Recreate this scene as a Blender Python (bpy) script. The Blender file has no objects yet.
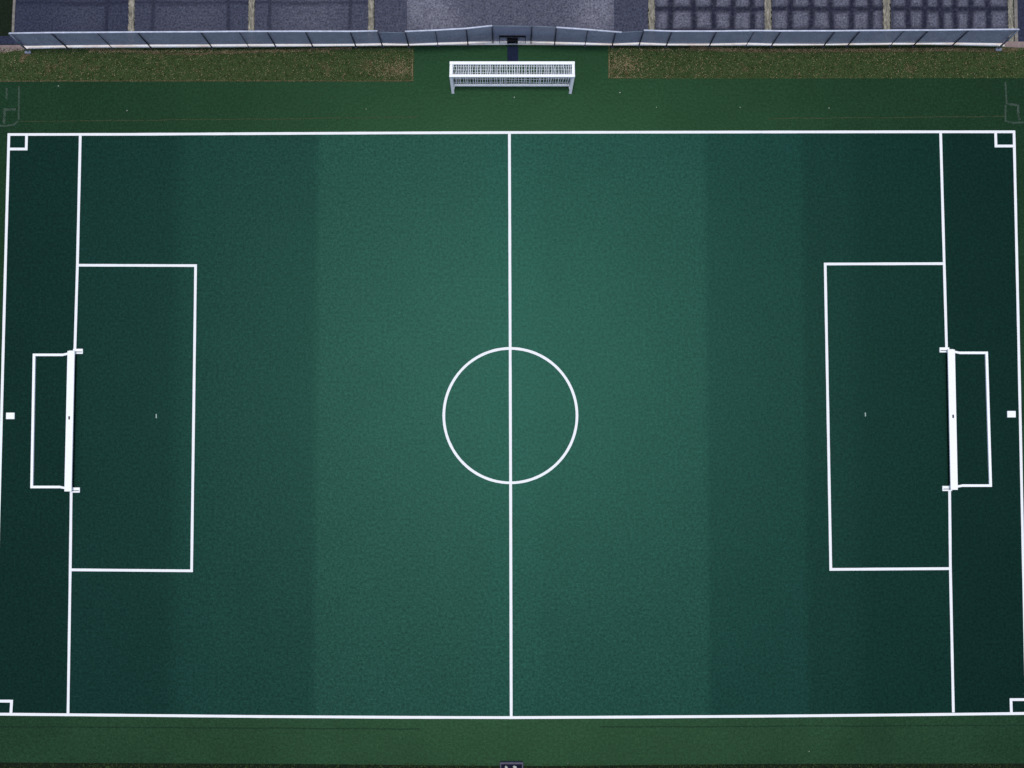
import bpy, bmesh, math, random
from mathutils import Vector, Matrix
R = math.radians
random.seed(11)
S = bpy.context.scene
COL = S.collection

# ------------------------------------------------------------------ camera, light, exposure
F, CX, CY, CAM_H, TILT = 1176.0, 512.0, 384.0, 60.0, R(2.7)
cam = bpy.data.objects.new('camera', bpy.data.cameras.new('camera'))
COL.objects.link(cam); S.camera = cam
cam.location = (0, 0, CAM_H); cam.rotation_euler = (TILT, 0, 0)
cam.data.sensor_width = 36; cam.data.lens = 36 * F / 1024
cam.data.clip_start = 0.5; cam.data.clip_end = 2000

SUN_EL, SUN_AZ = R(86.5), 0.0          # almost overhead, a touch to the north
W = bpy.data.worlds.new('World'); S.world = W; W.use_nodes = True
wn = W.node_tree.nodes; wl = W.node_tree.links
sky = wn.new('ShaderNodeTexSky'); sky.sky_type = 'NISHITA'; sky.sun_disc = False
sky.sun_elevation = SUN_EL; sky.sun_rotation = SUN_AZ
sky.air_density = 1.0; sky.dust_density = 1.6; sky.ozone_density = 1.0
wl.new(sky.outputs[0], wn['Background'].inputs[0]); wn['Background'].inputs[1].default_value = 0.085
sun = bpy.data.objects.new('sun', bpy.data.lights.new('sun', 'SUN')); COL.objects.link(sun)
sun.data.energy = 1.4; sun.data.angle = R(12); sun.data.color = (1.0, 0.95, 0.88)
sun.rotation_euler = (-(math.pi/2 - SUN_EL), 0, 0); sun.location = (0, 0, 90)
S.view_settings.view_transform = 'Standard'; S.view_settings.look = 'None'
S.view_settings.gamma = 1; S.view_settings.use_curve_mapping = False
S.view_settings.exposure = 0.66

# ------------------------------------------------------------------ survey: where a sight line meets height z
def P(u, v, z=0.0):
    d = Vector(((u-CX)/F, 0, 0)) + Vector((0, math.cos(TILT), math.sin(TILT)))*(-(v-CY)/F) + Vector((0, math.sin(TILT), -math.cos(TILT)))
    t = (z - CAM_H)/d.z
    return Vector((d.x*t, d.y*t, z))

# ------------------------------------------------------------------ helpers
def tag(o, label=None, cat=None, group=None, kind=None):
    if label: o['label'] = label
    if cat: o['category'] = cat
    if group: o['group'] = group
    if kind: o['kind'] = kind
    return o

def empty(name, loc=(0, 0, 0), rz=0.0):
    o = bpy.data.objects.new(name, None); COL.objects.link(o)
    o.empty_display_size = .3; o.location = loc; o.rotation_euler = (0, 0, rz); return o

def copy_tree(o, parent=None):
    c = o.copy(); COL.objects.link(c)
    if parent: c.parent = parent
    for ch in list(o.children): copy_tree(ch, c)
    return c

class MB:
    def __init__(s): s.bm = bmesh.new()
    def box(s, c, size, bevel=0.0, rz=0.0, rot=None):
        b = bmesh.new(); bmesh.ops.create_cube(b, size=1)
        bmesh.ops.scale(b, vec=Vector(size), verts=b.verts)
        if bevel: bmesh.ops.bevel(b, geom=b.edges[:], offset=bevel, segments=2, affect='EDGES', profile=.5)
        m = Matrix.Translation(Vector(c)) @ (rot.to_4x4() if rot is not None else Matrix.Rotation(rz, 4, 'Z'))
        bmesh.ops.transform(b, matrix=m, verts=b.verts)
        s._merge(b); return s
    def beam(s, a, b_, w, h, bevel=0.0, up=(0, 0, 1)):
        a, b_ = Vector(a), Vector(b_); d = b_ - a; L = d.length
        x = d.normalized(); upv = Vector(up)
        if abs(x.dot(upv)) > .98: upv = Vector((0, 1, 0))
        y = upv.cross(x).normalized(); z = x.cross(y)
        rot = Matrix((x, y, z)).transposed()
        return s.box((a+b_)/2, (L, w, h), bevel, rot=rot)
    def tube(s, pts, r, n=10, caps=True):
        pts = [Vector(p) for p in pts]; rings = []; bm = s.bm
        for i, p in enumerate(pts):
            t = (pts[min(i+1, len(pts)-1)] - pts[max(i-1, 0)]).normalized()
            u = Vector((0, 0, 1)) if abs(t.z) < .9 else Vector((1, 0, 0))
            a = t.cross(u).normalized(); b = t.cross(a)
            rr = r[i] if isinstance(r, (list, tuple)) else r
            rings.append([bm.verts.new(p + (a*math.cos(2*math.pi*k/n) + b*math.sin(2*math.pi*k/n))*rr) for k in range(n)])
        for i in range(len(rings)-1):
            for k in range(n):
                f = bm.faces.new((rings[i][k], rings[i][(k+1) % n], rings[i+1][(k+1) % n], rings[i+1][k])); f.smooth = True
        if caps:
            bm.faces.new(rings[0][::-1]); bm.faces.new(rings[-1])
        return s
    def quad(s, *ps):
        s.bm.faces.new([s.bm.verts.new(Vector(p)) for p in ps]); return s
    def _merge(s, b):
        me = bpy.data.meshes.new('t'); b.to_mesh(me); b.free(); s.bm.from_mesh(me); bpy.data.meshes.remove(me)
    def build(s, name, m, parent=None):
        bmesh.ops.recalc_face_normals(s.bm, faces=s.bm.faces[:])
        me = bpy.data.meshes.new(name); s.bm.to_mesh(me); s.bm.free()
        me.materials.append(m)
        o = bpy.data.objects.new(name, me); COL.objects.link(o)
        if parent: o.parent = parent
        return o

def raw(name, verts, faces, m, attr=None):
    me = bpy.data.meshes.new(name); me.from_pydata(verts, [], faces); me.materials.append(m)
    if attr:
        for an, vals in attr.items():
            a = me.attributes.new(an, 'FLOAT', 'POINT'); a.data.foreach_set('value', vals)
    o = bpy.data.objects.new(name, me); COL.objects.link(o); return o

def sheet(name, pts, z, m, kind='structure'):
    o = raw(name, [(p[0], p[1], z) for p in pts], [tuple(range(len(pts)))], m)
    if o.data.polygons[0].normal.z < 0: o.data.flip_normals()
    return tag(o, kind=kind)

def sheet_px(name, px, z, m):
    return sheet(name, [P(u, v, z) for u, v in px], z, m)

# ------------------------------------------------------------------ materials
def srgb(r, g, b):
    f = lambda c: (c/255/12.92 if c/255 <= .04045 else ((c/255+.055)/1.055)**2.4)
    return (f(r), f(g), f(b))

class NT:
    def __init__(s, name):
        s.m = bpy.data.materials.new(name); s.m.use_nodes = True
        s.t = s.m.node_tree; s.b = s.t.nodes['Principled BSDF']
        s.co = s.t.nodes.new('ShaderNodeTexCoord').outputs['Object']
    def n(s, kind, **kw):
        x = s.t.nodes.new(kind)
        for k, v in kw.items(): setattr(x, k, v)
        return x
    def l(s, a, b): s.t.links.new(a, b)
    def noise(s, scale, detail=3, rough=.55, co=None, dist=0.0):
        x = s.n('ShaderNodeTexNoise'); x.inputs['Scale'].default_value = scale
        x.inputs['Detail'].default_value = detail; x.inputs['Roughness'].default_value = rough
        x.inputs['Distortion'].default_value = dist
        s.l(co or s.co, x.inputs['Vector']); return x.outputs['Fac']
    def ramp(s, fac, stops, interp='LINEAR'):
        x = s.n('ShaderNodeValToRGB'); cr = x.color_ramp; cr.interpolation = interp
        while len(cr.elements) < len(stops): cr.elements.new(.5)
        for e, (p, c) in zip(cr.elements, stops):
            e.position = p; e.color = (*c, 1) if len(c) == 3 else c
        s.l(fac, x.inputs[0]); return x.outputs[0]
    def mix(s, fac, a, b, mode='MIX'):
        x = s.n('ShaderNodeMix', data_type='RGBA', blend_type=mode)
        if hasattr(fac, 'links'): s.l(fac, x.inputs[0])
        else: x.inputs[0].default_value = fac
        for v, i in ((a, 6), (b, 7)):
            if hasattr(v, 'links'): s.l(v, x.inputs[i])
            else: x.inputs[i].default_value = (*v, 1)
        return x.outputs[2]
    def math(s, op, a, b=None):
        x = s.n('ShaderNodeMath', operation=op)
        for v, i in ((a, 0), (b, 1)):
            if v is None: continue
            if hasattr(v, 'links'): s.l(v, x.inputs[i])
            else: x.inputs[i].default_value = v
        return x.outputs[0]
    def bump(s, h, strength, dist=.02):
        x = s.n('ShaderNodeBump'); x.inputs['Strength'].default_value = strength; x.inputs['Distance'].default_value = dist
        s.l(h, x.inputs['Height']); s.l(x.outputs[0], s.b.inputs['Normal'])
    def done(s, col, rough=.8, spec=.3, metal=0.0, tint=None):
        if hasattr(col, 'links'): s.l(col, s.b.inputs['Base Color'])
        else: s.b.inputs['Base Color'].default_value = (*col, 1)
        s.b.inputs['Roughness'].default_value = rough
        s.b.inputs['Specular IOR Level'].default_value = spec
        s.b.inputs['Metallic'].default_value = metal
        if tint: s.b.inputs['Specular Tint'].default_value = (*tint, 1)
        return s.m

def grey(v): return (v, v, v)

def plain(name, c, rough=.5, spec=.4, var=.12, scale=6, metal=0.0):
    t = NT(name); n = t.noise(scale, 4)
    lo = tuple(x*(1-var) for x in c); hi = tuple(min(1, x*(1+var)) for x in c)
    col = t.ramp(n, [(.3, lo), (.7, hi)])
    return t.done(col, rough, spec, metal)

SHEEN_R = .36
def turf(name, bands=None, base=None, tint=(.25, .95, .72), spec=.2, patch=.12, teal=None):
    t = NT(name)
    if bands:
        x0, x1 = bands[0][0], bands[-1][1]
        sep = t.n('ShaderNodeSeparateXYZ'); t.l(t.co, sep.inputs[0])
        wob = t.math('MULTIPLY', t.math('SUBTRACT', t.noise(1.7, 4), .5), .35)
        mr = t.n('ShaderNodeMapRange'); t.l(t.math('ADD', sep.outputs[0], wob), mr.inputs['Value'])
        mr.inputs['From Min'].default_value = x0; mr.inputs['From Max'].default_value = x1
        stops = []; e = .0022
        for i, (a, b, c) in enumerate(bands):
            pa, pb = (a-x0)/(x1-x0), (b-x0)/(x1-x0)
            ea = .009 if i in {2, 5, 6, 9} else e; eb = .009 if i in {1, 4, 5, 8} else e
            stops += [(max(0, pa+ea), c), (min(1, pb-eb), c)]
        col = t.ramp(mr.outputs[0], stops)
    else:
        col = t.ramp(t.noise(.25, 3), [(.3, tuple(c*.85 for c in base)), (.7, tuple(c*1.15 for c in base))])
    big = t.ramp(t.noise(.35, 4), [(.25, grey(1-patch)), (.75, grey(1+patch))])
    col = t.mix(1, col, big, 'MULTIPLY')
    g1 = t.noise(7, 3, .7)
    fine = t.ramp(g1, [(.28, grey(.5)), (.72, grey(1.5))])
    col = t.mix(1, col, fine, 'MULTIPLY')
    g2 = t.noise(15, 3, .7, dist=.6)
    col = t.mix(1, col, t.ramp(g2, [(.3, grey(.6)), (.7, grey(1.4))]), 'MULTIPLY')
    t.bump(g1, .2, .02)
    return t.done(col, SHEEN_R, spec, tint=tint)

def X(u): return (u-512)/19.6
PITCH_BANDS = [(a if i else X(-40), b, c) for i, (a, b, c) in enumerate([  # mown bands; the outer ones also darkened to paint in the edge vignette
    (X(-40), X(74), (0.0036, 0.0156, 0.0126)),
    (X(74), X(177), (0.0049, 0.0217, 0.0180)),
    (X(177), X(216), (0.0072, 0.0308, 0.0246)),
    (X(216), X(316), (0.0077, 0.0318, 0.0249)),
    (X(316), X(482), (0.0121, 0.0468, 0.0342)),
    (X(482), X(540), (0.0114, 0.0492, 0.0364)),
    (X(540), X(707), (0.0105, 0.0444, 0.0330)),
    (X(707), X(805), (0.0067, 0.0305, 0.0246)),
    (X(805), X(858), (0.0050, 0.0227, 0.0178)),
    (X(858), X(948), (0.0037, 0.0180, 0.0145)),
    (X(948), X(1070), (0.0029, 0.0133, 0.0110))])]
M = {}
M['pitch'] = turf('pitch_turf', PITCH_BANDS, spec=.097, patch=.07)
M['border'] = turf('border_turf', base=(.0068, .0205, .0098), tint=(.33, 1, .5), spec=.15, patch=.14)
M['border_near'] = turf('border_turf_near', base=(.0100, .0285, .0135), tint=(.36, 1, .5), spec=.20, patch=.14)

def white_paint(name, v=.82, spec=.3):
    t = NT(name)
    n = t.noise(9, 4); n2 = t.noise(60, 2)
    c = t.mix(1, t.ramp(n, [(.25, (v*.9, v*.92, v*.95)), (.6, (v*.975, v*.995, v))]), t.ramp(n2, [(.3, grey(.93)), (.6, grey(1))]), 'MULTIPLY')
    return t.done(c, .6, spec)
M['line'] = white_paint('line_paint', .82); M['mark'] = plain('worn_mark', (.30, .38, .36), .8, .1)
M['white'] = white_paint('white_enamel', .9, .4)

def faded(name, c, alpha):
    t = NT(name); n = t.noise(4, 5, .7)
    a = t.ramp(n, [(.30, grey(.15*alpha)), (.55, grey(alpha))])
    t.l(a, t.b.inputs['Alpha']); return t.done(c, .8, .1)
M['faded'] = faded('faded_paint', (.20, .24, .22), .2)
M['seam_pale'] = faded('turf_seam', (.070, .085, .042), .5)
M['seam_dark'] = faded('turf_seam_dark', (.010, .034, .020), .38)

def rough_grass(name, a, b, dirt, dirt_amt):
    t = NT(name)
    col = t.ramp(t.noise(7, 5, .7), [(.3, a), (.7, b)])
    d = t.ramp(t.noise(.9, 6, .7), [(dirt_amt, grey(0)), (dirt_amt+.12, grey(1))])
    col = t.mix(d, col, dirt)
    h = t.noise(14, 4, .7)
    col = t.mix(1, col, t.ramp(h, [(.3, grey(.55)), (.7, grey(1.45))]), 'MULTIPLY')
    t.bump(h, .8, .05)
    return t.done(col, .9, .1)
M['verge'] = rough_grass('verge_grass', (.026, .050, .017), (.050, .076, .028), (.095, .075, .040), .57)
M['lawn'] = rough_grass('lawn_grass', (.005, .010, .0055), (.011, .018, .008), (.022, .019, .012), .62)
M['blade'] = plain('grass_blades', (.046, .080, .026), .8, .1, .5, 3)

t = NT('fallen_leaf')
M['leaf'] = t.done(t.ramp(t.noise(2.3, 2), [(.3, (.18, .135, .07)), (.5, (.30, .24, .14)), (.7, (.12, .075, .035))]), .8, .1)

# asphalt with an attribute for soft dark grid lines and one for pale aggregate plus the painted-in edge vignette
def asphalt(name, base, worn_vignette, dark_line):
    t = NT(name)
    aw = t.n('ShaderNodeAttribute', attribute_name='worn_vignette').outputs['Fac']
    at = t.n('ShaderNodeAttribute', attribute_name='dark_line').outputs['Fac']
    g = t.noise(9.5, 3, .8); g2 = t.noise(24, 3, .6)
    fine = t.mix(1, t.ramp(g, [(.32, grey(.35)), (.68, grey(1.75))]), t.ramp(g2, [(.3, grey(.7)), (.7, grey(1.3))]), 'MULTIPLY')
    wn_ = t.math('MULTIPLY', aw, t.ramp(t.noise(3, 4, .7), [(.25, grey(.45)), (.6, grey(1.0))]))
    col = t.mix(wn_, base, worn_vignette)
    col = t.mix(1, col, fine, 'MULTIPLY')
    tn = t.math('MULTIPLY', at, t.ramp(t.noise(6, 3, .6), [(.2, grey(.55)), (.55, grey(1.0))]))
    col = t.mix(tn, col, t.mix(.5, dark_line, t.mix(1, dark_line, fine, 'MULTIPLY')))
    t.bump(g2, .4, .01)
    return t.done(col, .75, .12)
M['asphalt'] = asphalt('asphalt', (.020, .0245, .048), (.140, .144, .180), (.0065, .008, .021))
t = NT('dry_grass')
mp_ = t.n('ShaderNodeMapping'); mp_.inputs['Scale'].default_value = (7, 1.4, 1); t.l(t.co, mp_.inputs[0])
sn = t.noise(1.6, 5, .75, co=mp_.outputs[0])
c_ = t.ramp(sn, [(.3, (.06, .06, .062)), (.48, (.17, .16, .125)), (.68, (.40, .375, .315))])
ed_ = t.n('ShaderNodeAttribute', attribute_name='edge').outputs['Fac']
t.l(t.ramp(t.math('ADD', ed_, t.math('MULTIPLY', t.math('SUBTRACT', t.noise(6, 4, .7), .5), 1.6)), [(.3, grey(0)), (.55, grey(1))]), t.b.inputs['Alpha'])
t.bump(t.noise(16, 4), .7, .04); M['dry'] = t.done(c_, .9, .1)
t = NT('concrete_kerb')
M['kerb'] = t.done(t.mix(1, t.ramp(t.noise(1.1, 4), [(.3, (.66, .55, .47)), (.5, (.78, .72, .66)), (.7, (.80, .78, .77))]), t.ramp(t.noise(18, 3), [(.3, grey(.8)), (.7, grey(1.1))]), 'MULTIPLY'), .8, .2)
M['slab'] = plain('pink_paving', (.20, .15, .14), .85, .2, .25, 3)
M['edging'] = plain('edging_stone', (.17, .155, .14), .85, .2, .3, 5)
M['galv'] = plain('galvanised_rail', (.50, .53, .64), .5, .4, .2, 4)
M['post'] = plain('dark_post', (.030, .036, .055), .55, .4, .25, 5)
M['post_grey'] = plain('grey_post', (.16, .19, .25), .5, .4, .2, 5)  # lighter grey for corner posts, feet, thin rails and the handle
def mesh_fabric(name, c, c2):
    t = NT(name); sep = t.n('ShaderNodeSeparateXYZ'); t.l(t.co, sep.inputs[0])
    a = t.math('SINE', t.math('MULTIPLY', t.math('ADD', sep.outputs[0], sep.outputs[2]), 95))
    b = t.math('SINE', t.math('MULTIPLY', t.math('SUBTRACT', sep.outputs[0], sep.outputs[2]), 95))
    h = t.math('MAXIMUM', a, b)
    col = t.ramp(t.noise(1.3, 4), [(.3, c), (.7, c2)])
    col = t.mix(1, col, t.ramp(t.noise(16, 3), [(.3, grey(.7)), (.7, grey(1.25))]), 'MULTIPLY')
    t.l(t.ramp(h, [(-.0, grey(.85)), (.3, grey(1))]), t.b.inputs['Alpha'])
    return t.done(col, .7, .2)
M['fence'] = mesh_fabric('fence_mesh', (.40, .385, .45), (.50, .48, .55))
M['gate'] = mesh_fabric('gate_mesh', (.34, .335, .42), (.42, .41, .50))
M['black'] = plain('black_metal', (.006, .007, .010), .7, .12, .3, 6)
M['navy'] = plain('navy_mat', (.005, .011, .034), .85, .2, .25, 5)
M['slot'] = plain('shadow_gap_metal', (.12, .14, .14), .6, .3, .2, 8)
M['net'] = plain('net_cord', (.72, .74, .78), .7, .2, .1, 8)
M['boxgrey'] = plain('grey_plastic', (.06, .058, .09), .6, .3, .2, 6)
M['boxdark'] = plain('dark_lining', (.006, .007, .022), .8, .1, .3, 6)
M['scrap'] = plain('pale_scrap', (.42, .44, .40), .8, .2, .2, 6)

# ------------------------------------------------------------------ ground
sheet('ground', [(-400, -400), (400, -400), (400, 400), (-400, 400)], -.012, M['lawn'])
sheet_px('turf_border', [(-260, 82), (-260, 425), (1300, 425), (1300, 78), (1005, 78), (608, 79), (608, 44.8), (414, 45.2), (414, 81.5)], .004, M['border'])
sheet_px('turf_border', [(-260, 425), (-260, 763), (0, 762.5), (300, 764), (470, 765.6), (540, 766), (760, 764), (1024, 763.5), (1300, 763), (1300, 425)], .0041, M['border_near'])
sheet_px('grass_verge', [(-300, 82.2), (414, 81.7), (414, 45.5), (210, 46.5), (20, 49.5), (-300, 54)][::-1], .0, M['verge']).name = 'grass_verge'
sheet_px('grass_verge', [(608, 79.2), (1300, 78.2), (1300, 50), (1024, 47), (930, 44.5), (780, 45.5), (608, 45)][::-1], .0, M['verge'])
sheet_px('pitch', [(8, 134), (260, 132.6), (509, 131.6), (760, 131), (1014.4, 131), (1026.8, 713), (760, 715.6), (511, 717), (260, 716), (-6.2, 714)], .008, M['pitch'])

# seams of the border turf
def strip(name, px, w, z, m, closed=False, jit=0.0):
    pts = [P(u, v, z) for u, v in px]; L = []; Rr = []
    N = len(pts)
    for i, p in enumerate(pts):
        a = pts[(i-1) % N] if (closed or i) else pts[i]
        b = pts[(i+1) % N] if (closed or i < N-1) else pts[i]
        d1 = (p-a).normalized() if (p-a).length > 1e-6 else (b-p).normalized()
        d2 = (b-p).normalized() if (b-p).length > 1e-6 else d1
        n1 = Vector((-d1.y, d1.x, 0)); n2 = Vector((-d2.y, d2.x, 0))
        mm = (n1+n2).normalized(); k = (w/2)/max(.35, mm.dot(n1)); k *= 1+random.uniform(-jit, jit)
        L.append(p+mm*k); Rr.append(p-mm*k)
    vs = [tuple(x) for x in L+Rr]; fs = []
    for i in range(N if closed else N-1):
        j = (i+1) % N; fs.append((i, N+i, N+j, j))
    o = raw(name, vs, fs, m)
    if o.data.polygons[0].normal.z < 0: o.data.flip_normals()
    return tag(o, kind='structure')

def lerp_px(a, b, n): return [(a[0]+(b[0]-a[0])*i/n, a[1]+(b[1]-a[1])*i/n) for i in range(n+1)]
def wob_px(a, b, n, amp): return [(u, v+random.uniform(-amp, amp)) for u, v in lerp_px(a, b, n)]
strip('turf_seam', wob_px((20, 121.5), (418, 117.3), 26, .35), .05, .0075, M['seam_pale'])
strip('turf_seam', wob_px((768, 118.6), (1004, 116.4), 16, .3), .05, .0075, M['seam_pale'])
strip('turf_seam', wob_px((-60, 726.5), (420, 729), 26, .3), .07, .0075, M['seam_dark'])
strip('turf_seam', wob_px((600, 727), (1090, 725), 26, .3), .07, .0075, M['seam_dark'])

M['trail'] = faded('bare_dirt', (.125, .092, .055), .85)
M['foot_dark'] = faded('dark_strip', (.012, .020, .008), .9)  # darker strips along the foot of the fence
strip('bare_dirt', [(84, 48.6), (104, 50), (130, 51), (156, 53), (180, 54), (202, 54.2), (216, 53), (240, 52), (268, 50.8), (310, 49.6), (352, 48.2)], .13, .012, M['trail'])
strip('bare_dirt', [(30, 52.4), (24, 56), (20, 62)], .25, .012, M['trail'])
strip('bare_dirt', [(690, 47.6), (720, 49.4), (750, 50.6), (790, 50.8), (840, 50.4), (900, 50.2), (950, 49.4), (990, 50.4), (1018, 49.6)], .2, .012, M['trail'])
strip('bare_dirt', [(-20, 81.2), (90, 80.8), (200, 80.6), (410, 81)], .05, .003, M['trail'])
strip('dark_edge', [(140, 49.4), (300, 48.2), (414, 47.2)], .10, .002, M['foot_dark'])
strip('dark_edge', [(610, 47), (760, 48), (930, 47), (1000, 48.6)], .14, .002, M['foot_dark'])

# ------------------------------------------------------------------ painted lines (each a sheet of its own, 1 mm apart)
LZ = [.012]
def line(name, px, w=.135, closed=False, m=None):
    LZ[0] += .001
    out = []
    for (p, q) in zip(px[:-1], px[1:]):
        n = 1 if closed else max(1, int(math.dist(p, q)/14))
        out += lerp_px(p, q, n)[:-1]
    out.append(px[-1])
    return strip(name, out, w, LZ[0], m or M['line'], closed, jit=.05)
line('touchline', [(7.6, 134.5), (130, 134.3), (260, 133.6), (400, 132.9), (509, 132.5), (640, 132.2), (760, 132), (900, 131.8), (1015.2, 131.8)])
line('touchline', [(-8, 714.1), (130, 715.3), (260, 716.5), (400, 717.3), (511, 717.6), (640, 717), (760, 716.2), (900, 714.9), (1028, 713.4)])
line('end_line', [(8.9, 133.6), (3.9, 322), (1.4, 418), (-1.0, 512), (-6.3, 715.2)], .14)
line('end_line', [(1014, 131.0), (1018.2, 320), (1022.2, 512), (1026.5, 714.2)], .135)
line('halfway_line', [(509.4, 132), (510, 300), (510.6, 480), (511.2, 716.5)], .139)
line('centre_circle', [(510.4+66.6*math.cos(2*math.pi*k/96), 415.6+67.2*math.sin(2*math.pi*k/96)) for k in range(96)], .135, True)
line('goal_line', [(80.3, 134), (77.4, 265), (74.8, 352)]); line('goal_line', [(71.2, 489), (70.2, 570), (68, 714)])
line('goal_line', [(940.6, 132), (944.2, 263), (946.6, 349)]); line('goal_line', [(949.6, 489), (950.4, 569), (953.4, 712.5)])
line('penalty_area_line', [(77.5, 265.2), (195.6, 265.6), (191.6, 570.8), (70.4, 569.8)], .133)
line('penalty_area_line', [(944.2, 263.6), (825.2, 264), (830.8, 569.4), (950.3, 568.6)], .135)
line('corner_square_line', [(9, 149), (26.2, 149), (26.6, 133.4)], .135)
line('corner_square_line', [(1014.6, 146), (996, 146), (995.6, 131)], .135)
line('corner_square_line', [(-9, 701), (11.6, 701.2), (10.8, 714.4)], .135)
line('corner_square_line', [(1029, 699.6), (1011, 699.6), (1011.4, 713.2)], .133)
line('penalty_mark', [(156.2, 414), (156.3, 418.2)], .055, m=M['mark']); line('penalty_mark', [(865.3, 412.6), (865.5, 416.4)], .055, m=M['mark'])
def fade(px, w=.09):
    LZ[0] += .001; return strip('faded_marking', px, w, LZ[0]-.006, M['faded'])
fade([(4, 123.5), (4.6, 109.6), (16, 109.4)], .12); fade([(19, 86), (18.6, 120)]); fade([(6.6, 88), (6.4, 99)])
fade([(-4, 125.6), (6, 126), (14, 124.6), (18.4, 121)])
fade([(1005.4, 82), (1006.6, 103.6)]); fade([(1006.4, 104), (1018, 105), (1018.4, 117), (1020, 120)], .12)
fade([(1005.6, 105), (1005.4, 121), (1013, 122.8), (1024, 122.4)])

# ------------------------------------------------------------------ asphalt yards beyond the fence
def sm(a, b, x):
    x = max(0, min(1, (x-a)/(b-a))); return x*x*(3-2*x)
def yard(name, u0, u1, v_bot, z, lines_u=(), lines_y=(), tw=.13, worn_vignette=0.3, blotch=(), v_top=-230, tstr=1.0, edge_dark=0.0):
    a, b = P(u0, 30, z), P(u1, 30, z); y0, y1 = P(512, v_bot, z).y, P(512, v_top, z).y
    nx = max(2, int((b.x-a.x)/.09)); ny = int((y1-y0)/.13)
    tx = [P(u, 15, z).x for u in lines_u]; ty = [P(512, v, z).y for v in lines_y]
    bl = [(P(u, v, z), r, s) for u, v, r, s in blotch]
    vs, T, Wn = [], [], []
    wv = random.uniform(0, 9)
    for j in range(ny+1):
        y = y0 + (y1-y0)*j/ny
        for i in range(nx+1):
            x = a.x + (b.x-a.x)*i/nx
            vs.append((x, y, z))
            t = 0
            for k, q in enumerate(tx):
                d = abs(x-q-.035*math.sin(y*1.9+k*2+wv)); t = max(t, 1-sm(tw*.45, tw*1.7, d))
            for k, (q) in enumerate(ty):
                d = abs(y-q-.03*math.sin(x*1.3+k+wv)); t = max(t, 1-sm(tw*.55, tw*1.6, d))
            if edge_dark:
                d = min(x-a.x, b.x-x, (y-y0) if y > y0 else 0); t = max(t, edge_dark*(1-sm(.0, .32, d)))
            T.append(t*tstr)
            w = worn_vignette
            for c, r, s in bl:
                w += s*math.exp(-((x-c.x)**2+(y-c.y)**2)/(r*r))
            Wn.append(max(0, min(1, w)))
    fs = [(j*(nx+1)+i, j*(nx+1)+i+1, (j+1)*(nx+1)+i+1, (j+1)*(nx+1)+i) for j in range(ny) for i in range(nx)]
    return tag(raw(name, vs, fs, M['asphalt'], {'dark_line': T, 'worn_vignette': Wn}), kind='structure')
ty = [3, -42, -90, -140, -190]
yard('asphalt_court', 14, 128.5, 44.5, .0, [107], ty, .10, .06, [(85, 14, 1.5, .12)], tstr=.6)
yard('asphalt_court', 134.5, 248.5, 44.5, .0, [153, 228], ty, .09, .16, [(195, 14, 2, .16)], tstr=.6)
yard('asphalt_court', 254.5, 368.5, 44.5, .0, [270, 350], ty, .09, .22, [(312, 14, 2, .25)], tstr=.6)
yard('asphalt_path', 374.5, 407, 44.5, .0, [], [], .1, .28)
yard('gravel_yard', 407, 614, 43.5, .0, [], [], .1, .48, [(420, 4, 1.1, .55), (436, 14, .9, .4), (452, 26, .8, .2), (600, 6, 1.1, .5), (590, 20, .9, .25)])
yard('asphalt_path', 614, 648, 44.5, .0, [], [], .1, .22)
tr = [9, -36, -82, -128, -176, 31]
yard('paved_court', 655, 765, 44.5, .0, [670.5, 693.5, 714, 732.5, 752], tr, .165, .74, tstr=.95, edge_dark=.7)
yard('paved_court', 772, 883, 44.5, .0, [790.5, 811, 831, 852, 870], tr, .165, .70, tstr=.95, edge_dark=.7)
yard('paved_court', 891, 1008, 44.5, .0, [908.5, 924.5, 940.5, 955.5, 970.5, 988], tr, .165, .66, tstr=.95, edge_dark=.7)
yard('asphalt_road', 1017, 1330, 44.5, .0, [], [], .1, .0)
yard('asphalt_path', -260, 14, 44.5, .0, [], [], .1, .0, v_top=36)
def vstrip(name, u0, u1, m, z=.004, v0=44.4, v1=-230):
    a, b = P(u0, 30, z), P(u1, 30, z); y0, y1 = P(512, v0, z).y, P(512, v1, z).y
    n = 60; vs, E = [], []
    for k in range(n+1):
        y = y0+(y1-y0)*k/n
        for q in range(5):
            vs.append((a.x-.05+(b.x-a.x+.1)*q/4, y, z)); E.append((0, .75, 1, .75, 0)[q])
    fs = [(5*k+q, 5*k+q+1, 5*k+q+6, 5*k+q+5) for k in range(n) for q in range(4)]
    return tag(raw(name, vs, fs, m, {'edge': E}), kind='structure')
for u0, u1 in ((128, 134.4), (248, 254.4), (367.8, 374), (648.4, 655), (764.6, 771.8), (883.2, 890.8), (1008.4, 1013.8)):
    vstrip('dry_grass_strip', u0, u1, M['dry'])
vstrip('path_edging', 1015.6, 1017, M['edging'], .002)

# kerb along the yard and the pink paving at both ends
def kerb(px, w, h, name, m):
    pts = [P(u, v, 0) for u, v in px]; mb = MB()
    vs = []
    for p in pts:
        vs.append([mb.bm.verts.new((p.x, p.y+dy, z)) for dy, z in ((0, -.01), (0, h-.015), (.015, h), (w-.015, h), (w, h-.015), (w, -.01))])
    for i in range(len(vs)-1):
        for k in range(5): mb.bm.faces.new((vs[i][k], vs[i][k+1], vs[i+1][k+1], vs[i+1][k]))
    mb.bm.faces.new(vs[0]); mb.bm.faces.new(vs[-1][::-1])
    return tag(mb.build(name, m), kind='structure')
kerb([(24, 49.3), (60, 48.3), (210, 47.4), (300, 46.8), (360, 46.2), (440, 45.4), (512, 45.0), (620, 45.6), (700, 45.8), (780, 45.8), (930, 44.8), (1004, 46.6)], .17, .06, 'kerb', M['kerb'])
sheet_px('paved_path', [(-300, 57), (0, 53), (24.5, 50), (24.5, 45), (-300, 46)], .006, M['slab'])
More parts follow.
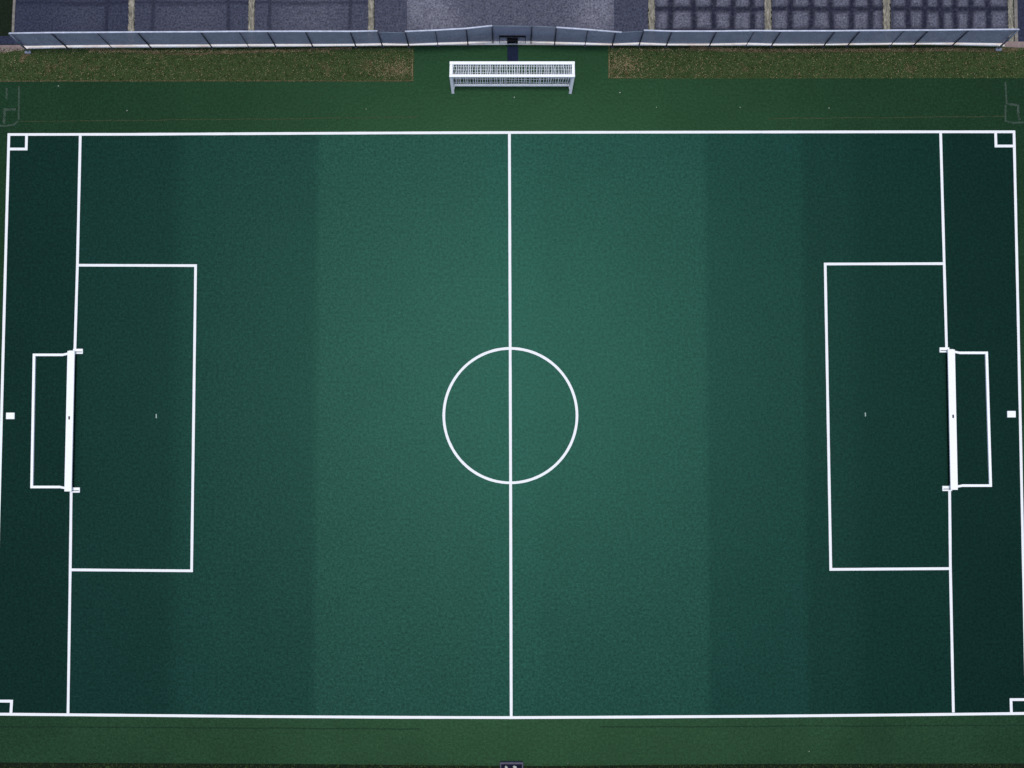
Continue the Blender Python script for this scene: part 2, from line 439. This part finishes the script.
sheet_px('paved_path', [(1003, 47), (1024, 47.8), (1330, 51), (1330, 42), (1003, 41.5)], .006, M['slab'])
kerb([(13.2, 33), (13.6, 15), (14.4, 0), (15, -40), (16, -120)], .0, .0, 'x', M['edging']) if False else None
strip('path_edging', [(12.8, 34), (13.4, 18), (14.3, 0), (15.2, -40), (17, -120), (19, -220)], .13, .006, M['edging'])

# ------------------------------------------------------------------ fence
def fence(px, hs, label, cat='fence', name='mesh_fence', rail=True, rail_r=.043, mat='fence', posts=None, ends=(True, True), thin=(), group=None, foot=None, foot_px=None, over=(0, 0)):
    base = [P(u, v, 0) for u, v in px]
    mid = base[len(base)//2]
    root = empty(name, mid); tag(root, label, cat, group)
    loc = [b-mid for b in base]
    mb = MB()
    for i in range(len(loc)-1):                      # panel cloth, a thin double skin behind the posts
        a, b = loc[i], loc[i+1]; ha, hb = hs[i], hs[i+1]
        off = Vector((0, .05, 0))
        k = max(1, int((b-a).length/.6))
        for q in range(k):
            s0, s1 = q/k, (q+1)/k
            p0, p1 = a.lerp(b, s0)+off, a.lerp(b, s1)+off; z0, z1 = ha+(hb-ha)*s0, ha+(hb-ha)*s1
            mb.quad(p0+Vector((0, 0, .34)), p1+Vector((0, 0, .34)), p1+Vector((0, 0, z1-.03)), p0+Vector((0, 0, z0-.03)))
    bmesh.ops.remove_doubles(mb.bm, verts=mb.bm.verts[:], dist=1e-4)
    mb.build('mesh_panel', M[mat], root)
    for i, p in enumerate(loc):
        if (i == 0 and not ends[0]) or (i == len(loc)-1 and not ends[1]): continue
        r = .02 if i in thin else .034
        pm = M['post_grey'] if foot == i else M['post']
        if foot == i: p = P(*foot_px, 0)-mid; r = .05
        o = MB().tube([p, loc[i]+Vector((0, 0, hs[i]-.02))], r).box(p+Vector((0, 0, .01)), (.14, .14, .02), .004).build('post', pm, root)
        if foot == i:
            MB().box(p+Vector((0, -.06, .05)), (.32, .14, .09), .02).build('foot', M['post_grey'], root)
    pts = [p+Vector((0, .0, h)) for p, h in zip(loc, hs)]
    if over[0]: pts[0] = pts[0]+(pts[0]-pts[1]).normalized()*over[0]
    if over[1]: pts[-1] = pts[-1]+(pts[-1]-pts[-2]).normalized()*over[1]
    MB().tube(pts, rail_r).build('top_rail', M['galv'] if rail else M['post_grey'], root)
    MB().tube([p+Vector((0, .05, .34)) for p in loc], .012).build('bottom_rail', M['galv'], root)
    return root
LR = [(28.5, 48.9), (68, 48.3), (112, 47.9), (151, 47.6), (212, 47.4), (249, 47.1), (276, 47), (313, 47), (356, 46.8), (382.5, 46.2)]
fence(LR, [2.34, 2.34, 2.32, 2.32, 2.33, 2.34, 2.33, 2.34, 2.3, 2.28], 'long grey mesh fence run along the plain dark courts, left of the benches and gates', foot=0, foot_px=(28.4, 51.6), thin=(2, 5))
MLR = [(409, 46.9), (438, 45.7), (468, 44.8), (493, 43)]
fence(MLR, [2.3, 2.3, 2.42, 2.55], 'short grey mesh fence with white rail rising rightward to the black cabinet', thin=(1,))
fence([(531, 43.4), (554.5, 44.8)], [2.55, 2.58], 'narrow grey fence bay with a thin top rail, right of the black cabinet', rail=False, rail_r=.022, ends=(True, False))
fence([(554.5, 44.8), (585, 45.6), (612, 46.6)], [2.58, 2.38, 2.2], 'short grey mesh fence with white rail sloping down to the right, before the pale gravel', thin=(1,), over=(0, .3))
RR = [(639, 45.4), (666, 46.6), (709, 46.6), (746, 45.8), (771, 46.6), (823, 46.8), (847, 46.4), (890, 45.8), (913, 45.9), (952, 45.6), (998, 46.2)]
fence(RR, [2.25, 2.3, 2.3, 2.26, 2.34, 2.38, 2.36, 2.32, 2.34, 2.36, 2.5], 'long grey mesh fence run along the dark gridded courts', foot=10, foot_px=(998, 48.8), thin=(3, 7))
fence([(493, 43), (531, 43.4)], [2.52, 2.52], 'grey mesh gate with thin rail behind the black cabinet', 'gate', 'mesh_gate', rail=False, rail_r=.02, mat='gate', ends=(False, False))
fence([(382.5, 46.2), (409, 46.9)], [2.1, 2.1], 'grey mesh gate between the plain dark courts and the pale gravel yard', 'gate', 'mesh_gate', rail=False, rail_r=.015, mat='gate', ends=(False, False))
fence([(612, 46.6), (639, 45.4)], [2.1, 2.1], 'grey mesh gate between the pale gravel yard and the gridded courts', 'gate', 'mesh_gate', rail=False, rail_r=.015, mat='gate', ends=(False, False))

# ------------------------------------------------------------------ goals at both ends of the pitch
def end_goal(name, label, top_px, bot_px, back_top, back_bot, sgn):
    """sgn = +1: pitch lies towards +x.  top/bot_px: inner face of the post feet, back_*: corners of the ground frame"""
    a, b = P(*top_px, 0), P(*bot_px, 0); c, d = P(*back_top, 0), P(*back_bot, 0)
    H = .34; mid = (a+b)/2
    root = empty(name, mid); tag(root, label, 'goal', 'low white goals on the pitch')
    a, b, c, d = a-mid, b-mid, c-mid, d-mid
    s = Vector((-sgn, 0, 0)); e = (b-a).normalized()
    for p, q in ((a, a+e*.07), (b, b-e*.07)):
        o = MB().box(q+s*.53+Vector((0, 0, (H-.1)/2)), (.28, .2, H-.1), .02).build('post', M['white'], root)
        ft = MB().box(p+s*.27+Vector((0, 0, .035)), (.5, .26, .07), .012).build('foot_plate', M['white'], root)
        MB().box(p+s*.24+Vector((0, -.03, .071)), (.36, .04, .012), .003).build('slot', M['slot'], ft)
    cb = MB().beam(a-e*.0+s*.52+Vector((0, 0, H-.05)), b+e*.06+s*.52+Vector((0, 0, H-.05)), .365, .1, .015).build('crossbar', M['white'], root)
    MB().box((a+b)/2-e*.13+s*.535+Vector((0, 0, H+.004)), (.08, .17, .02), .006).build('clip', M['black'], cb)
    def rail(p, q, dy):
        x = p+s*.62; k = Vector((p.x+s.x*1.0, q.y, .07)); t0 = Vector((x.x, p.y*.45+q.y*.55, .13))
        mb = MB().beam(k, q+s*(-.055)+Vector((0, 0, .07)), .13, .125, .012); mb.beam(t0, k+s*.03, .12, .11, .012)
        return mb.build('ground_bar', M['white'], root)
    rail(a, c, 0); rail(b, d, 0)
    MB().beam(c+(c-d).normalized()*.065+Vector((0, 0, .072)), d+(d-c).normalized()*.065+Vector((0, 0, .072)), .135, .13, .012).build('ground_bar', M['white'], root)
    return root
end_goal('low_goal', 'white low goal with thick flat crossbar and ground frame at the left-hand pitch end', (83.6, 351.4), (80.6, 490), (35, 355.0), (32.6, 486.9), 1)
end_goal('low_goal', 'white low goal with thick flat crossbar and ground frame at the right-hand pitch end', (938.8, 350), (941.6, 488.4), (985.7, 353.0), (989.7, 485.5), -1)

# ------------------------------------------------------------------ white portable goal with netting by the fence
gb = P(511.5, 92.8, 0)
pg = empty('portable_goal', gb)
tag(pg, 'white box-framed portable goal with netting standing near the fence', 'goal')
def L(u, v, z=0): return P(u, v, z)-gb
H = 1.55
fl, fr = L(453, 92.8), L(570.3, 93.0)
tl, trr = L(450.9, 76.0, H), L(573.4, 76.0, H)
bl_, br_ = L(451.2, 63.2, H), L(573.2, 63.2, H)
gl, gr = L(454, 85.2, .07), L(569.6, 85.2, .07)
for p, q in ((fl, tl), (fr, trr)):
    MB().beam(p, q+Vector((0, 0, -.06)), .15, .13, .02).build('post', M['white'], pg)
MB().beam(tl+Vector((-.08, 0, 0)), trr+Vector((.08, 0, 0)), .15, .14, .02).build('crossbar', M['white'], pg)
MB().beam(bl_+Vector((-.08, 0, 0)), br_+Vector((.08, 0, 0)), .16, .13, .02).build('rear_top_bar', M['white'], pg)
for p, q in ((tl, bl_), (trr, br_)):
    MB().beam(p+Vector((0, .076, 0)), q+Vector((0, -.08, 0)), .15, .13, .02).build('top_side_bar', M['white'], pg)
MB().beam(gl+Vector((-.06, 0, 0)), gr+Vector((.06, 0, 0)), .12, .12, .02).build('rear_ground_bar', M['white'], pg)
for p, q, f in ((gl, bl_, fl), (gr, br_, fr)):
    MB().tube([p+Vector((0, 0, .05)), q+Vector((0, 0, -.08))], .035, 8).build('rear_upright', M['white'], pg)
    MB().beam(Vector((f.x, f.y+.075, .06)), Vector((p.x, p.y-.06, .06)), .09, .09, .01).build('ground_side_bar', M['white'], pg)
def net(A, B, C, D, nu, nv, r, seed, name='net', jit=.25):
    """net in the quad A-B (top) D-C (bottom)"""
    rnd = random.Random(seed); mb = MB()
    pt = lambda s, t: (A.lerp(B, s)).lerp(D.lerp(C, s), t)
    for i in range(nu+1):
        s = i/nu; j0 = rnd.uniform(-jit, jit)/nu; j1 = rnd.uniform(-jit, jit)/nu; jm = rnd.uniform(-jit, jit)*1.4/nu
        pts = [pt(min(1, max(0, s+j0)), 0), pt(min(1, max(0, s+jm)), .5)+Vector((0, 0, -.02)), pt(min(1, max(0, s+j1)), 1)]
        mb.tube(pts, r*rnd.uniform(.7, 1.35), 4, False)
    for k in range(1, nv):
        t = k/nv
        mb.tube([pt(q/8, t+rnd.uniform(-.02, .02))+Vector((0, 0, -.015)) for q in range(9)], r*.5, 4, False)
    return mb.build(name, M['net'], pg)
net(bl_, br_, trr, tl, 50, 4, .017, 3, 'roof_net')
net(bl_, br_, gr, gl, 48, 7, .021, 4, 'rear_net')
net(bl_, tl, fl.lerp(Vector((fl.x, fl.y, 0)), 1), gl, 6, 12, .012, 5, 'side_net')
net(br_, trr, fr, gr, 6, 12, .012, 6, 'side_net')

# ------------------------------------------------------------------ black cabinet under a shelf by the gate, navy mat
cb0 = P(512.5, 44.3, 0)
cab = empty('equipment_cabinet', cb0)
tag(cab, 'black equipment cabinet under a thin black canopy against the mesh gate', 'cabinet')
MB().box((0, 0, .53), (.56, .16, .36), .02).build('cabinet_body', M['black'], cab)
MB().box((0, -.085, .53), (.48, .016, .28), .004).build('door', M['black'], cab)
MB().box((.17, -.1, .53), (.03, .02, .1), .004).build('handle', M['post_grey'], cab)
MB().box((0, .05, 1.03), (1.36, .09, .05), .01).build('canopy', M['black'], cab)
for x in (-.66, .66):
    MB().tube([(x, .04, 0), (x, .05, 1.01)], .018, 8).build('leg', M['post'], cab)
for x in (-.22, .22):
    MB().box((x, .03, .17), (.05, .05, .34), .006).build('leg', M['post'], cab)
    MB().box((x, .05, .86), (.04, .04, .30), .006).build('bracket', M['black'], cab)
mp = [P(507.3, 46.6, 0), P(518.2, 46.6, 0), P(518.0, 65, 0), P(507.6, 65, 0)]
mc = sum(mp, Vector())/4; mt = MB()
wx, wy = (mp[1]-mp[0]).length, abs(mp[0].y-mp[3].y)
mt.box((0, 0, .02), (wx, wy, .03), .012)
mo = mt.build('mat', M['navy']); mo.location = mc; tag(mo, 'navy blue mat laid between the black cabinet and the white goal', 'mat')

# ------------------------------------------------------------------ white marker blocks beside the end lines
def marker(u, v, label):
    p = P(u, v, 0)
    o = MB().box((0, 0, .04), (.43, .33, .07), .012).build('marker_block', M['white']); o.location = p
    MB().box((0, 0, .079), (.35, .25, .012), .004).build('top_plate', M['white'], o)
    return tag(o, label, 'marker', 'white marker blocks at the pitch ends')
marker(10.8, 415.9, 'small white square marker block behind the left-hand low goal')
marker(1011, 414.2, 'small white square marker block behind the right-hand low goal')

# ------------------------------------------------------------------ grey open crate at the near edge
bb = P(511.6, 772.6, 0); bx = empty('open_crate', bb)
tag(bx, 'grey open crate with a dark inside on the near turf edge', 'crate')
w, dpt, h = 1.17, 1.15, .24
for c, s_ in (((0, dpt/2-.05, h/2), (w, .10, h)), ((0, -dpt/2+.035, h/2), (w, .07, h)), ((w/2-.035, 0, h/2), (.07, dpt-.14, h)), ((-w/2+.035, 0, h/2), (.07, dpt-.14, h))):
    MB().box(c, s_, .012).build('side_panel', M['boxgrey'], bx)
MB().box((0, 0, .02), (w-.15, dpt-.15, .03)).build('floor_panel', M['boxdark'], bx)
MB().box((0, 0, .05), (w-.16, dpt-.16, .02)).build('lining', M['boxdark'], bx)
def lump(u, v, r, seed):
    rnd = random.Random(seed); b = bmesh.new(); bmesh.ops.create_icosphere(b, subdivisions=2, radius=1)
    for q in b.verts: q.co *= rnd.uniform(.75, 1.15)
    bmesh.ops.scale(b, vec=(r*1.5, r, r*.6), verts=b.verts); m_ = MB(); m_._merge(b)
    o = m_.build('crumpled_cloth', M['scrap']); p = P(u, v, .1); o.location = (p.x, p.y, .06+r*.5); o.rotation_euler = (0, 0, rnd.uniform(-1, 1)); return o
tag(lump(506.4, 767.4, .07, 1), 'grey crumpled cloth on the left inside the open crate', 'cloth')
tag(lump(514.8, 767.0, .075, 2), 'pale crumpled cloth on the right inside the open crate', 'cloth')

# ------------------------------------------------------------------ litter, tufts, leaves
scr = None
for u, v in ((58.3, 86), (366, 109), (620, 92.6), (656.4, 107.4), (740, 107.3), (514.3, 97.3), (809, 751.4), (568, 763), (829, 108), (127, 110.6), (974.5, 74)):
    if scr is None:
        m_ = MB(); m_.quad((-.05, -.03, .012), (.04, -.04, .03), (.055, .03, .014), (-.03, .04, .035)); m_.quad((-.05, -.03, .012), (-.03, .04, .035), (-.07, .05, .012), (-.08, .0, .02))
        o = scr = m_.build('litter_scrap', M['scrap'])
    else:
        o = scr.copy(); COL.objects.link(o)
    o.location = P(u, v, .004); o.rotation_euler = (0, 0, random.uniform(0, 6.28)); s_ = random.uniform(.28, .5); o.scale = (s_, s_, s_)
    tag(o, 'tiny pale litter scrap lying on the grass beside the pitch', 'litter', 'litter scraps beside the pitch')

def inside_band(kind):
    if kind == 0: u = random.uniform(-60, 413); v = random.uniform(48.8, 81.6)
    else: u = random.uniform(609, 1090); v = random.uniform(48, 78.4)
    return u, v
def tufts(name, n, pick, hmin, hmax, m):
    vs, fs = [], []
    for _ in range(n):
        p = P(*pick(), 0)
        for b in range(3):
            a = random.uniform(0, 6.28); w_ = random.uniform(.008, .02); h_ = random.uniform(hmin, hmax); ln = random.uniform(.02, .08)
            dx, dy = math.cos(a), math.sin(a); k = len(vs)
            q = (p.x+random.uniform(-.03, .03), p.y+random.uniform(-.03, .03))
            vs += [(q[0]-dy*w_, q[1]+dx*w_, 0), (q[0]+dy*w_, q[1]-dx*w_, 0), (q[0]+dx*ln, q[1]+dy*ln, h_)]
            fs.append((k, k+1, k+2))
    return tag(raw(name, vs, fs, m), kind='stuff')
tufts('grass', 9000, lambda: inside_band(0), .03, .08, M['blade'])
tufts('grass', 9000, lambda: inside_band(1), .03, .08, M['blade'])
tufts('grass', 7000, lambda: (random.uniform(-80, 1100), random.uniform(763.6, 790)), .04, .12, M['blade'])
def leaves(n, pick):
    vs, fs = [], []
    for _ in range(n):
        u, v = pick(); p = P(u, v, 0); a = random.uniform(0, 6.28); s_ = random.uniform(.014, .036)
        c, d = math.cos(a)*s_, math.sin(a)*s_; z = random.uniform(.02, .06); k = len(vs); t_ = random.uniform(-.02, .02)
        vs += [(p.x+c, p.y+d, z+t_), (p.x-d*.5, p.y+c*.5, z), (p.x-c, p.y-d, z-t_), (p.x+d*.5, p.y-c*.5, z+.01)]
        fs.append((k, k+1, k+2, k+3))
    return tag(raw('fallen_leaves', vs, fs, M['leaf']), kind='stuff')
def leaf_pick():
    r = random.random()
    if r < .10: return (min(412.5, random.gauss(398, 13)), min(81, max(50, random.gauss(70, 6))))
    if r < .20: return (max(609, random.gauss(622, 13)), min(78, max(49, random.gauss(66, 7))))
    if r < .30: return (random.uniform(90, 330), random.gauss(51.5, .8))
    if r < .40: return (random.uniform(640, 960), random.gauss(50, .8))
    return inside_band(random.randint(0, 1))
leaves(9000, leaf_pick)
